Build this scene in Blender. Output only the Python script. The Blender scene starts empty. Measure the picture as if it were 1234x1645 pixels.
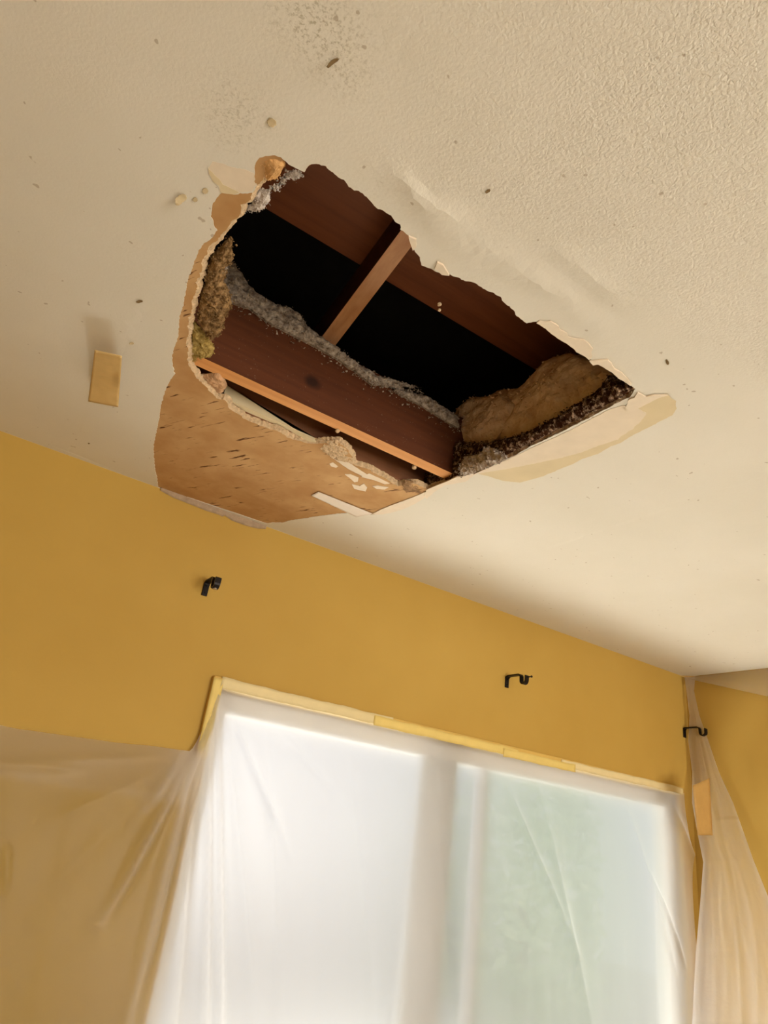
import bpy, bmesh, math, random
from mathutils import Vector, Matrix, noise
from mathutils.geometry import delaunay_2d_cdt

# ------------------------------------------------------------------ camera
sc = bpy.context.scene
C = sc.collection
CZ = 1.54                       # eye height
F = 1100.0
RX = Vector((1954, 794, F)).normalized()
RY = Vector((-784, 405.6, F)).normalized()
RZ = Vector((332, -2341, F)).normalized()
RY = (RY - RY.dot(RX)*RX).normalized(); RZ = RX.cross(RY).normalized()
cam = bpy.data.cameras.new('camera'); co = bpy.data.objects.new('camera', cam); C.objects.link(co)
right = Vector((RX[0], RY[0], RZ[0])); down = Vector((RX[1], RY[1], RZ[1])); fwd = Vector((RX[2], RY[2], RZ[2]))
M = Matrix.Identity(4)
for i in range(3):
    M[i][0] = right[i]; M[i][1] = -down[i]; M[i][2] = -fwd[i]
M[0][3], M[1][3], M[2][3] = 0, 0, CZ
co.matrix_world = M
cam.sensor_fit = 'VERTICAL'; cam.sensor_height = 36; cam.lens = F/1645*36
cam.clip_start = 0.02
sc.camera = co

# ------------------------------------------------------------------ light
sc.view_settings.view_transform = 'Standard'; sc.view_settings.look = 'None'
sc.view_settings.gamma = 1; sc.view_settings.use_curve_mapping = False
sc.view_settings.exposure = 0.55
w = bpy.data.worlds.new('World'); sc.world = w; w.use_nodes = True
bg = w.node_tree.nodes['Background']
bg.inputs[0].default_value = (0.96, 0.955, 0.98, 1); bg.inputs[1].default_value = 0.55

def area(name, loc, direction, sx, sy, power, col):
    l = bpy.data.lights.new(name, 'AREA'); l.shape = 'RECTANGLE'; l.size = sx; l.size_y = sy
    l.energy = power; l.color = col
    o = bpy.data.objects.new(name, l); C.objects.link(o); o.location = loc
    o.rotation_euler = Vector(direction).to_track_quat('-Z', 'Y').to_euler()
    return o
# lamp added to stand for sunlit patio bounce entering the covered window
area('patio_bounce_fill', (1.5, 2.95, 0.0), (0.0, -0.3, 1), 2.8, 1.1, 120, (1.0, 0.94, 0.88))
# fill lamp added behind the camera, outside a window added for it
area('rear_fill', (1.9, -3.1, 1.35), (0.0, 1, 0.0), 2.6, 1.7, 120, (1.0, 0.935, 0.84))

H = 2.44                        # ceiling height
YW = 2.083                      # window wall
XR = 3.115                      # right wall
XL, YN = -1.9, -2.6

# ------------------------------------------------------------------ helpers
def ray(x, y):
    v = Vector((x-617, y-822.5, F))
    return Vector((RX.dot(v), RY.dot(v), RZ.dot(v)))
def at(x, y, axis, val):        # a pixel of the photograph to a point on an axis plane of the room
    d = ray(x, y); o = (0, 0, CZ)
    t = (val - o[axis])/d[axis]
    return Vector((0, 0, CZ)) + d*t
def onc(x, y, z=H): return at(x, y, 2, z)
def onw(x, y, Y=YW): return at(x, y, 1, Y)
def cr(pts, ox, oy, s): return [(ox+a/s, oy+b/s) for a, b in pts]
def K1(p): return cr(p, 240, 230, 2.683)
def K2(p): return cr(p, 600, 330, 2.373)
def K3(p): return cr(p, 230, 560, 2.518)
def K4(p): return cr(p, 820, 480, 4.407)
def K5(p): return cr(p, 320, 240, 6.17)
def K6(p): return cr(p, 280, 560, 5.142)
def K7(p): return cr(p, 500, 640, 4.746)

def tag(o, label, cat, group=None, kind=None):
    o['label'] = label
    o['category'] = cat
    if group: o['group'] = group
    if kind: o['kind'] = kind
    return o
def empty(name, loc=(0, 0, 0)):
    o = bpy.data.objects.new(name, None); C.objects.link(o); o.location = loc
    o.empty_display_size = 0.05
    return o
def link(name, me, mat, parent=None, smooth=True):
    if mat:
        for m in (mat if isinstance(mat, (list, tuple)) else [mat]): me.materials.append(m)
    o = bpy.data.objects.new(name, me); C.objects.link(o)
    if parent is not None:
        o.parent = parent
        o.matrix_parent_inverse = Matrix.Translation(-Vector(parent.location))
    if smooth: me.polygons.foreach_set('use_smooth', [True]*len(me.polygons))
    me.update()
    return o
def bmobj(name, bm, mat, parent=None, smooth=False):
    bmesh.ops.recalc_face_normals(bm, faces=bm.faces)
    me = bpy.data.meshes.new(name); bm.to_mesh(me); bm.free()
    return link(name, me, mat, parent, smooth)
def box(bm, a, b, mtx=None, bev=0):
    r = bmesh.ops.create_cube(bm, size=1)
    vs = r['verts']
    c = (Vector(a)+Vector(b))/2; s = Vector(b)-Vector(a)
    for v in vs:
        v.co = Vector((v.co.x*s.x, v.co.y*s.y, v.co.z*s.z)) + c
        if mtx: v.co = mtx @ v.co
    if bev:
        es = list({e for v in vs for e in v.link_edges})
        bmesh.ops.bevel(bm, geom=es, offset=bev, segments=2, affect='EDGES', profile=0.5)
def struct(o, label=None):
    o['kind'] = 'structure'
    if label: o['label'] = label
    return o
def fbm(v, o=4): return noise.fractal(Vector(v), 0.9, 2.1, o)

def inside(p, poly):
    x, y = p; r = False; n = len(poly); j = n-1
    for i in range(n):
        xi, yi = poly[i]; xj, yj = poly[j]
        if (yi > y) != (yj > y) and x < (xj-xi)*(y-yi)/(yj-yi)+xi: r = not r
        j = i
    return r
def segd(p, a, b):
    ax, ay = a; bx, by = b; dx, dy = bx-ax, by-ay
    L = dx*dx+dy*dy
    t = 0 if L == 0 else max(0, min(1, ((p[0]-ax)*dx+(p[1]-ay)*dy)/L))
    return math.hypot(p[0]-ax-t*dx, p[1]-ay-t*dy), t
def pdist(p, poly, closed=True):
    n = len(poly)
    return min(segd(p, poly[i], poly[(i+1) % n])[0] for i in range(n if closed else n-1))
def resample(poly, step, closed=True):
    out = []; n = len(poly)
    for i in range(n if closed else n-1):
        a = poly[i]; b = poly[(i+1) % n]
        L = math.hypot(b[0]-a[0], b[1]-a[1]); k = max(1, int(round(L/step)))
        for j in range(k): out.append((a[0]+(b[0]-a[0])*j/k, a[1]+(b[1]-a[1])*j/k))
    if not closed: out.append(tuple(poly[-1]))
    return out
def rough(poly, amp, freq, seed=0.0, closed=True):
    out = []
    for x, y in poly:
        dx = fbm((x*freq, y*freq, seed), 5); dy = fbm((x*freq, y*freq, seed+31.7), 5)
        out.append((x+dx*amp, y+dy*amp))
    return out
def area2(poly): return sum(poly[i][0]*poly[(i+1) % len(poly)][1]-poly[(i+1) % len(poly)][0]*poly[i][1] for i in range(len(poly)))
def cdt(outer, holes, pts):
    vs = []; es = []
    for lp in [outer]+holes:
        k = len(vs); n = len(lp); vs += [Vector(p) for p in lp]
        es += [(k+i, k+(i+1) % n) for i in range(n)]
    vs += [Vector(p) for p in pts]
    V, E_, Fc, *_ = delaunay_2d_cdt(vs, es, [], 0, 1e-6)
    ff = []
    for f in Fc:
        c = sum((V[i] for i in f), Vector((0, 0)))/len(f)
        if inside(c, outer) and not any(inside(c, h) for h in holes): ff.append(tuple(f))
    return V, ff
def mesh_from(name, V, Fc):
    me = bpy.data.meshes.new(name); me.from_pydata([tuple(v) for v in V], [], Fc); me.update(); return me

def boundary_loops(Fc):
    cnt = {}
    for f in Fc:
        for i in range(len(f)):
            a, b = f[i], f[(i+1) % len(f)]
            cnt[(a, b)] = 1
    return [(a, b) for (a, b) in cnt if (b, a) not in cnt]

def sheet(name, outline, z0, thick, mat, parent=None, step=0.02, hol=[], disp=None, jag=0.0, up=1):
    """a thin solid slab, outline in room x,y, underside at z0"""
    V, Fc = cdt(outline, hol, grid_in(outline, step, hol))
    n = len(V)
    lo = [(v.x, v.y, z0 + (disp(v.x, v.y) if disp else 0)) for v in V]
    hi = [(v.x, v.y, z0+thick*up) for v in V]
    faces = [tuple(reversed(f)) for f in Fc] + [tuple(i+n for i in f) for f in Fc]
    for a, b in boundary_loops(Fc): faces.append((a, b, b+n, a+n))
    me = mesh_from(name, lo+hi, faces)
    return link(name, me, mat, parent, smooth=False)
def grid_in(poly, step, holes=[]):
    xs = [p[0] for p in poly]; ys = [p[1] for p in poly]
    pts = []; x = min(xs)+step/2
    while x < max(xs):
        y = min(ys)+step/2
        while y < max(ys):
            p = (x+random.uniform(-.15, .15)*step, y+random.uniform(-.15, .15)*step)
            if inside(p, poly) and pdist(p, poly) > step*.4 and not any(inside(p, h) or pdist(p, h) < step*.4 for h in holes): pts.append(p)
            y += step
        x += step
    return pts

def pillow(name, poly, base, ux, uy, un, th, mat, parent=None, step=0.008, namp=0.004, nfreq=60, flakes=0, fsize=0.003, seed=0, back=1.0, jag=0.003, prof=0.03, drop=None):
    """lumpy closed body: outline poly given in (ux,uy) coordinates from base, swelling along +-un"""
    rnd = random.Random(seed+7)
    poly = rough(resample(poly, step*.7), jag, nfreq*.7, seed+.3)
    V, Fc = cdt(poly, [], grid_in(poly, step))
    n = len(V); base = Vector(base)
    bset = {i for e in boundary_loops(Fc) for i in e}
    top = []; bot = []
    for i, v in enumerate(V):
        d = 0 if i in bset else pdist((v.x, v.y), poly)
        k = math.sqrt(max(0, 1-(1-min(1, d/prof))**2))
        p = base+ux*v.x+uy*v.y
        nz = fbm((p*nfreq)+Vector((seed*3.1, 0, 0)), 4)
        nz2 = fbm((p*nfreq*.25)+Vector((seed*5.1, 9, 0)), 3)
        t = k*th*(1+.5*nz2)+namp*nz*min(1, d/(step*1.2))
        top.append(p+un*t); bot.append(p-un*(k*th*back))
    idx = {}; verts = list(top); low = []
    for i in range(n):
        if i in bset: low.append(i)
        else: low.append(len(verts)); verts.append(bot[i])
    faces = list(Fc)+[tuple(reversed([low[j] for j in f])) for f in Fc]
    # loose flakes clinging to the surface
    for _ in range(flakes):
        i = rnd.randrange(n); c = top[i]+un*rnd.uniform(0, fsize*.8)+ux*rnd.gauss(0, fsize*.8)+uy*rnd.gauss(0, fsize*.8)
        if drop: c = c+Vector((0, 0, -abs(rnd.gauss(0, drop))))
        s = fsize*rnd.uniform(.4, 1.3); k = len(verts)
        for q in range(5):
            a = rnd.uniform(0, 6.28); b = rnd.uniform(-1, 1)
            r = math.sqrt(1-b*b)
            verts.append(c+Vector((math.cos(a)*r, math.sin(a)*r, b*rnd.uniform(.4, 1)))*s)
        faces += [(k, k+1, k+2), (k, k+2, k+3), (k, k+3, k+1), (k+1, k+2, k+3), (k+1, k+4, k+2), (k+3, k+4, k+2)]
    me = mesh_from(name, verts, faces)
    return link(name, me, mat, parent, smooth=False)
X_, Y_, Z_ = Vector((1, 0, 0)), Vector((0, 1, 0)), Vector((0, 0, 1))
def hpoly(pxs, z): return [(p.x, p.y) for p in (onc(a, b, z) for a, b in pxs)]

# ------------------------------------------------------------------ materials
def lin(r, g, b):
    f = lambda c: (c/255/12.92) if c/255 <= .04045 else ((c/255+.055)/1.055)**2.4
    return (f(r), f(g), f(b), 1)
class NT:
    def __init__(s, name, col=(1, 1, 1, 1), rough=.8):
        s.m = bpy.data.materials.new(name); s.m.use_nodes = True; s.t = s.m.node_tree; s.n = s.t.nodes
        s.b = s.n['Principled BSDF']; s.b.inputs['Base Color'].default_value = col; s.b.inputs['Roughness'].default_value = rough
        s.b.inputs['Specular IOR Level'].default_value = .25
    def add(s, typ, **kw):
        n = s.n.new(typ)
        for k, v in kw.items():
            if k in n.inputs.keys() if isinstance(k, str) else False: n.inputs[k].default_value = v
            else: setattr(n, k, v)
        return n
    def L(s, a, b): s.t.links.new(a, b)
    def coord(s, scale=(1, 1, 1), rot=(0, 0, 0)):
        g = s.n.new('ShaderNodeNewGeometry'); mp = s.n.new('ShaderNodeMapping')
        mp.inputs['Scale'].default_value = scale; mp.inputs['Rotation'].default_value = rot
        s.L(g.outputs['Position'], mp.inputs['Vector']); return mp.outputs[0]
    def noise(s, vec, scale, detail=5, rough=.55, dist=0):
        n = s.n.new('ShaderNodeTexNoise'); n.inputs['Scale'].default_value = scale; n.inputs['Detail'].default_value = detail
        n.inputs['Roughness'].default_value = rough; n.inputs['Distortion'].default_value = dist
        s.L(vec, n.inputs['Vector']); return n.outputs['Fac']
    def ramp(s, fac, stops):
        r = s.n.new('ShaderNodeValToRGB'); e = r.color_ramp.elements
        while len(e) < len(stops): e.new(.5)
        for i, (p, c) in enumerate(stops):
            e[i].position = p; e[i].color = c if not isinstance(c, (int, float)) else (c, c, c, 1)
        s.L(fac, r.inputs[0]); return r.outputs[0]
    def mix(s, fac, a, b, typ='MIX'):
        m = s.n.new('ShaderNodeMix'); m.data_type = 'RGBA'; m.blend_type = typ
        for sock, v in ((m.inputs[0], fac), (m.inputs[6], a), (m.inputs[7], b)):
            if hasattr(v, 'is_output'): s.L(v, sock)
            else: sock.default_value = v
        return m.outputs[2]
    def math(s, op, a, b=0.0):
        m = s.n.new('ShaderNodeMath'); m.operation = op
        for sock, v in ((m.inputs[0], a), (m.inputs[1], b)):
            if hasattr(v, 'is_output'): s.L(v, sock)
            else: sock.default_value = v
        if op == 'MULTIPLY_ADD': m.inputs[2].default_value = .03
        return m.outputs[0]
    def bump(s, h, strength=.3, dist=.002):
        b = s.n.new('ShaderNodeBump'); b.inputs['Distance'].default_value = dist
        if hasattr(strength, 'is_output'): s.L(strength, b.inputs['Strength'])
        else: b.inputs['Strength'].default_value = strength
        s.L(h, b.inputs['Height']); s.L(b.outputs[0], s.b.inputs['Normal'])
    def color(s, c): s.L(c, s.b.inputs['Base Color'])

def mat_ceiling():
    m = NT('ceiling_paint', rough=.75); c = m.coord()
    at1 = m.add('ShaderNodeAttribute', attribute_name='texture'); at2 = m.add('ShaderNodeAttribute', attribute_name='mildew')
    base = m.mix(m.ramp(m.noise(c, 2.2, 4), [(.3, 0), (.7, 1)]), (.70, .65, .54, 1), (.75, .70, .595, 1))
    fine = m.noise(c, 130, 4, .5)
    base = m.mix(m.math('MULTIPLY', m.ramp(fine, [(.42, 1), (.56, 0)]), m.math('MULTIPLY', at1.outputs['Fac'], .12)), base, (.45, .37, .25, 1))
    sp = m.ramp(m.noise(c, 240, 3, .6), [(.5, 0), (.66, 1)])
    base = m.mix(m.math('MULTIPLY', sp, m.math('MULTIPLY', at2.outputs['Fac'], .6)), base, (.28, .22, .10, 1))
    tiny = m.ramp(m.noise(c, 60, 1, .5), [(.77, 0), (.79, 1)])
    base = m.mix(m.math('MULTIPLY', tiny, .5), base, (.3, .2, .1, 1))
    m.color(base)
    v = m.noise(c, 200, 3, .5, .4)
    h = m.ramp(v, [(.35, 0), (.62, 1)])
    m.bump(h, at1.outputs['Fac'], .0008)
    return m.m
def mat_wall():
    m = NT('yellow_wall_paint', rough=.7); c = m.coord()
    m.color(m.mix(m.ramp(m.noise(c, 1.8, 3), [(.3, 0), (.7, 1)]), lin(184, 148, 68), lin(192, 157, 77)))
    m.bump(m.noise(c, 120, 3), .12, .001); return m.m
def mat_plain(name, col, rough=.8, var=.12, scale=30, bump=.2, bd=.001, metal=0):
    m = NT(name, rough=rough); c = m.coord()
    d = tuple(x*(1-var) for x in col[:3])+(1,); l = tuple(min(1, x*(1+var)) for x in col[:3])+(1,)
    m.color(m.mix(m.ramp(m.noise(c, scale, 5), [(.3, 0), (.7, 1)]), d, l))
    m.b.inputs['Metallic'].default_value = metal
    if bump: m.bump(m.noise(c, scale*3, 4), bump, bd)
    return m.m
def mat_kraft():
    m = NT('brown_drywall_paper', rough=.8); c = m.coord()
    base = m.mix(m.ramp(m.noise(c, 9, 4), [(.35, 0), (.65, 1)]), lin(178, 134, 84), lin(198, 158, 108))
    cr_ = m.coord((1, 1, 1), (0, 0, math.radians(62)))
    mp = m.add('ShaderNodeMapping'); mp.inputs['Scale'].default_value = (14, 95, 20); m.L(cr_, mp.inputs['Vector']); cs = mp.outputs[0]
    g = m.noise(cs, 1.0, 3, .6)
    zone = m.ramp(m.noise(c, 9, 2), [(.48, 0), (.56, 1)])
    dark = m.math('MULTIPLY', m.ramp(g, [(.61, 0), (.66, 1)]), zone)
    base = m.mix(dark, base, lin(96, 58, 26))
    m.color(base); m.bump(m.math('SUBTRACT', m.noise(c, 40, 4), m.math('MULTIPLY', dark, .8)), .35, .0015); return m.m
def mat_wood(name, dark, light, axis=0, knots=False, rough=.6, spec=.3):
    m = NT(name, rough=rough); s = [45, 45, 45]; s[axis] = 2.2
    c = m.coord(tuple(s)); g = m.noise(c, 1.0, 6, .6, .3)
    base = m.mix(m.ramp(g, [(.3, 0), (.7, 1)]), dark, light)
    if knots:
        vd = m.add('ShaderNodeVectorMath', operation='DISTANCE'); m.L(m.coord((1, 1, 1.3)), vd.inputs[0])
        kn = at(502, 614, 1, 1.335); vd.inputs[1].default_value = (kn.x, kn.y, kn.z*1.3)
        kd = m.math('ADD', vd.outputs['Value'], m.math('MULTIPLY', m.noise(m.coord(), 60, 3), .012))
        base = m.mix(m.ramp(m.math('MULTIPLY', kd, 10.0), [(.17, .85), (.36, 0)]), base, tuple(x*.2 for x in dark[:3])+(1,))
        sp = m.ramp(m.noise(m.coord(), 160, 2), [(.70, 0), (.72, 1)])
        base = m.mix(m.math('MULTIPLY', sp, .3), base, (.35, .26, .18, 1))
    m.b.inputs['Specular IOR Level'].default_value = spec
    m.color(base); m.bump(g, .25, .001); return m.m
def mat_fluff(name, a, b, scale=70, lo=.35, hi=.65):
    m = NT(name, rough=1); m.b.inputs['Specular IOR Level'].default_value = 0; c = m.coord()
    base = m.mix(m.ramp(m.noise(c, scale, 6, .7), [(lo, 0), (hi, 1)]), a, b)
    m.color(base); m.bump(m.noise(c, scale*4, 6, .75), .6, .002); return m.m
def mat_film(name, haze=.05, clear=.12, rough=.8, wrinkle=.08):
    m = NT(name); n = m.n; n.remove(m.b); out = n['Material Output']
    tr = m.add('ShaderNodeBsdfTransparent'); rf = m.add('ShaderNodeBsdfRefraction', distribution='GGX')
    rf.inputs['Roughness'].default_value = rough; rf.inputs['IOR'].default_value = 1.22; rf.inputs['Color'].default_value = (.97, .97, .97, 1)
    tl = m.add('ShaderNodeBsdfTranslucent'); tl.inputs['Color'].default_value = (.88, .86, .85, 1)
    df = m.add('ShaderNodeBsdfDiffuse'); df.inputs['Color'].default_value = (.80, .77, .74, 1)
    gl = m.add('ShaderNodeBsdfGlossy'); gl.inputs['Roughness'].default_value = .36; gl.inputs['Color'].default_value = (1, .98, .95, 1)
    c = m.coord((1, 1, .6)); h = m.noise(c, 14, 6, .6, 1.5)
    bp = m.add('ShaderNodeBump'); bp.inputs['Strength'].default_value = wrinkle; bp.inputs['Distance'].default_value = .02; m.L(h, bp.inputs['Height'])
    for s in (tl, df, gl): m.L(bp.outputs[0], s.inputs['Normal'])
    def mx(f, a, b):
        k = m.add('ShaderNodeMixShader')
        if hasattr(f, 'is_output'): m.L(f, k.inputs[0])
        else: k.inputs[0].default_value = f
        m.L(a, k.inputs[1]); m.L(b, k.inputs[2]); return k.outputs[0]
    body = mx(.5, tl.outputs[0], df.outputs[0])
    see = mx(clear, rf.outputs[0], tr.outputs[0])
    ga = m.add('ShaderNodeAttribute', attribute_name='gather_haze')
    hz = m.math('ADD', haze, ga.outputs['Fac'])
    s1 = mx(hz, see, body)
    fr = m.add('ShaderNodeLayerWeight'); m.L(bp.outputs[0], fr.inputs['Normal'])
    m.L(mx(m.math('ADD', m.math('MULTIPLY', m.math('POWER', fr.outputs['Facing'], 4.0), .25), .009), s1, gl.outputs[0]), out.inputs['Surface']); return m.m
def mat_glass():
    m = NT('window_glass'); n = m.n; n.remove(m.b)
    tr = m.add('ShaderNodeBsdfTransparent'); tr.inputs['Color'].default_value = (.95, .97, .96, 1)
    gl = m.add('ShaderNodeBsdfGlossy'); gl.inputs['Roughness'].default_value = .02; fr = m.add('ShaderNodeLayerWeight')
    k = m.add('ShaderNodeMixShader'); m.L(m.math('MULTIPLY_ADD', m.math('POWER', fr.outputs['Facing'], 5.0), .9), k.inputs[0]); m.L(tr.outputs[0], k.inputs[1]); m.L(gl.outputs[0], k.inputs[2])
    m.L(k.outputs[0], n['Material Output'].inputs['Surface']); return m.m

MC = mat_ceiling(); MW = mat_wall(); MK = mat_kraft()
MGY = mat_plain('gypsum_core', lin(205, 178, 142), .95, .22, 120, .8, .002)
MGYD = mat_plain('dirty_gypsum', lin(150, 118, 84), .95, .35, 90, .8, .002)
MPR = mat_plain('white_primer', lin(224, 208, 184), .8, .04, 20, .1)
MPT = mat_plain('bare_tan_plaster', lin(214, 196, 158), .8, .05, 14, .1)
MPC = mat_plain('torn_white_paint', lin(226, 210, 186), .7, .04, 40, .1)
MJ = mat_wood('shaded_red_joist_wood', lin(84, 43, 19), lin(102, 54, 25), 0, True)
MJB = mat_wood('lit_orange_joist_wood', lin(205, 140, 76), lin(228, 165, 98), 0)  # lit copy of the joist wood: light from below put into its colour
MR = mat_wood('rafter_wood', lin(205, 145, 98), lin(228, 172, 124), 1)
MRB = mat_wood('roof_board_wood', lin(124, 66, 34), lin(150, 84, 46), 0)
MDK = mat_wood('dark_blocking_wood', lin(124, 80, 52), lin(146, 98, 66), 0)
MVOID = mat_plain('roof_void_black', (.012, .009, .008, 1), .95, .2, 20, .1)  # near-black colour standing in for the unlit depth of the attic
MPALE = mat_plain('pale_board', lin(208, 190, 152), .7, .06, 10, .05)
MINS = mat_fluff('beige_insulation', lin(226, 192, 160), lin(250, 226, 202), 32)
MINSG = mat_fluff('grey_blown_insulation', lin(118, 100, 84), lin(206, 190, 170), 60)
MINSW = mat_fluff('white_blown_insulation', lin(170, 154, 140), lin(232, 222, 212), 70)
MWOOL = mat_fluff('brown_wool', lin(90, 66, 40), lin(176, 142, 98), 90)
MWOOLY = mat_fluff('yellow_wool', lin(136, 112, 58), lin(196, 170, 104), 110)
MDEB = mat_fluff('dark_debris', lin(62, 38, 24), lin(220, 192, 164), 85, .5, .68)
MTAPE = mat_plain('masking_tape', lin(212, 180, 120), .6, .05, 30, .1, .0005)
MTAPEY = mat_plain('yellow_masking_tape', lin(226, 200, 120), .6, .04, 18, .15, .0006)
MTAPEW = mat_plain('white_joint_tape', lin(226, 214, 198), .7, .03, 30, .1, .0005)
MBLK = mat_plain('black_bracket_metal', (.018, .014, .012, 1), .42, .2, 60, .1, .0003, .6)
MSCR = mat_plain('bright_screw_metal', lin(190, 180, 170), .3, .1, 60, .1, .0003, .8)
MVIN = mat_plain('white_vinyl', lin(225, 222, 216), .5, .02, 10, .02)
MFILM = mat_film('plastic_film')
MFILM2 = mat_film('bunched_plastic_film', .16, .12, .5, .2)
MGL = mat_glass()

# ------------------------------------------------------------------ room shell
bm = bmesh.new()
WX0, WX1, WZ0, WZ1 = .745, 3.02, .25, CZ+.335
T = .14
box(bm, (XL, YW, 0), (WX0, YW+T, H)); box(bm, (WX1, YW, 0), (XR+T, YW+T, H))
box(bm, (WX0, YW, WZ1), (WX1, YW+T, H)); box(bm, (WX0, YW, 0), (WX1, YW+T, WZ0))
struct(bmobj('wall_front', bm, MW), 'yellow painted wall around the covered window')
bm = bmesh.new(); box(bm, (XR, YN, 0), (XR+T, YW, H)); struct(bmobj('wall_right', bm, MW), 'yellow painted wall right of the corner')
bm = bmesh.new(); box(bm, (XL-T, YN, 0), (XL, YW+T, H)); struct(bmobj('wall_left', bm, MW))
bm = bmesh.new()
box(bm, (XL, YN-T, 0), (-.2, YN, H)); box(bm, (2.8, YN-T, 0), (XR+T, YN, H))
box(bm, (-.2, YN-T, 2.15), (2.8, YN, H)); box(bm, (-.2, YN-T, 0), (2.8, YN, .55))
struct(bmobj('wall_back', bm, MW))
bm = bmesh.new(); box(bm, (XL, YN, -.1), (XR, YW, 0)); struct(bmobj('floor', bm, mat_plain('grey_beige_floor', lin(200, 196, 184), .9, .05, 20, .2)))

# ------------------------------------------------------------------ the hole: outlines
near = K1([(665,125),(680,105),(700,90),(730,92),(760,100),(800,135),(815,148),(840,160),(860,185),(880,205),(905,208),(920,218),(960,255),(985,285),(1010,292),(1040,310),(1060,335),(1082,347),(1080,372),(1110,392),(1140,408),(1150,430),(1135,455),(1150,475),(1165,490),(1172,515)]) \
     + K2([(185,228),(215,240),(240,252),(275,265),(295,264),(320,275),(350,290),(385,293),(400,305),(440,325),(462,335),(485,350),(495,370),(520,387),(540,405),(545,422),(585,450),(600,448),(622,443),(645,455),(670,472),(695,490),(720,515),(750,530),(780,550),(815,570),(835,595),(862,606),(890,622),(920,640),(945,660),(965,675),(985,690)])
rightside = K2([(998,700),(990,715),(975,735),(945,745),(905,768),(855,792),(800,820),(750,845),(700,870),(650,895),(600,918),(540,953),(490,975),(430,1003),(385,1025),(340,1040),(270,1060),(205,1082)])
lower = K3([(1135,560),(1110,545),(1070,545),(1030,550),(980,520),(930,490),(880,475),(860,470),(850,430),(830,400),(790,370),(740,375),(690,382),(640,372),(590,355),(540,325),(480,310),(430,288),(380,258),(360,240),(350,215),(330,203),(300,200),(290,185),(270,165),(250,140),(232,120),(215,100),(200,75),(195,50)])
left = K1([(185,930),(175,850),(190,760),(205,690),(225,620),(245,560),(252,500),(275,468),(310,432),(345,388),(390,340),(420,300),(450,260),(480,205),(510,165),(560,125),(600,92),(625,112)])
hole_px = near+rightside+lower+left
hole = hpoly(hole_px, H)
nN, nR, nL = len(near), len(rightside), len(lower)
skin_left = K1([(600,90),(565,60),(530,50),(500,55),(475,65),(455,90),(455,130),(443,160),(465,185),(445,215),(405,215),(370,222),(330,212),(310,215),(290,235),(272,270),(265,310),(275,350),(292,378),(270,410),(240,430),(215,460),(195,510),(180,550),(165,590),(155,650),(145,700),(128,760),(125,830),(98,910),(100,950),(107,990)]) \
     + K3([(128,100),(105,135),(90,170),(70,235),(67,270),(62,300),(48,360),(42,400),(44,450),(48,490),(56,520),(66,556)])
skin_low = K3([(500,708),(520,704),(560,705),(600,695),(650,688),(700,680),(740,675),(790,668),(830,665),(880,668),(925,672),(965,668),(1010,660),(1060,643),(1100,626),(1140,602),(1150,590)])
skin_px = near+rightside+list(reversed(skin_low))+list(reversed(skin_left))
skin = hpoly(skin_px, H)
for i, (x, y) in enumerate(skin):       # keep the stretch that runs along the wall on the wall line
    if y > YW-.02: skin[i] = (x, YW-.0005)
skin = resample(skin, .004)
skin = rough(skin, .0022, 110, 2.0)
skin = [(x, min(y, YW-.0005)) for x, y in skin]
def nearpart(p):                         # on the camera side / right side the paint runs to the break
    return p
# ceiling skin -------------------------------------------------------
ridges = [  # px polylines, amplitude (m down), width (m)
    ([(612,262),(640,285),(682,321),(720,340),(770,362)], .006, .011),
    ([(700,335),(760,385),(830,430),(905,482)], .0035, .016),
    ([(880,388),(910,412),(960,456),(1014,488)], .0042, .010),
    ([(640,300),(690,350),(740,400),(800,430)], .0035, .014),
    ([(820,420),(880,460),(935,505),(990,560)], .003, .014),
]
R3 = []
for pl, a, ww in ridges:
    R3.append(([tuple(onc(x, y)[:2]) for x, y in pl], a, ww))
pxline = [tuple(onc(x, y)[:2]) for x, y in [(420,210),(560,235),(700,330),(850,405),(1010,490),(1090,560),(1234,640),(1500,700)]]
mild = [((487, 22), 55, .8), ((540, 70), 60, .7), ((380, 170), 50, .55), ((365, 215), 40, .4), ((560, 130), 40, .35), ((225, 420), 55, .12), ((790, 365), 50, .25), ((1000, 470), 40, .35), ((610, 290), 60, .2)]
mild = [(tuple(onc(*c)[:2]), (onc(c[0]+r, c[1])-onc(*c)).length, s) for c, r, s in mild]
def cdisp(x, y):
    z = 0
    for pl, a, ww in R3:
        best = min(segd((x, y), pl[i], pl[i+1]) for i in range(len(pl)-1))[0]
        if best < ww*4:
            e = min(1, min(math.hypot(x-pl[0][0], y-pl[0][1]), math.hypot(x-pl[-1][0], y-pl[-1][1]))/.05)
            z -= .75*a*math.exp(-(best/(ww*1.7))**2)*e*(1+.5*fbm((x*25, y*25, 1), 3))
    if .1 < x < 1.5 and y > .5:
        z += .0012*fbm((x*5, y*5, 3), 3)
    return z
outer = [(XL, YN), (XR, YN), (XR, YW+.0), (XL, YW+.0)]
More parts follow.
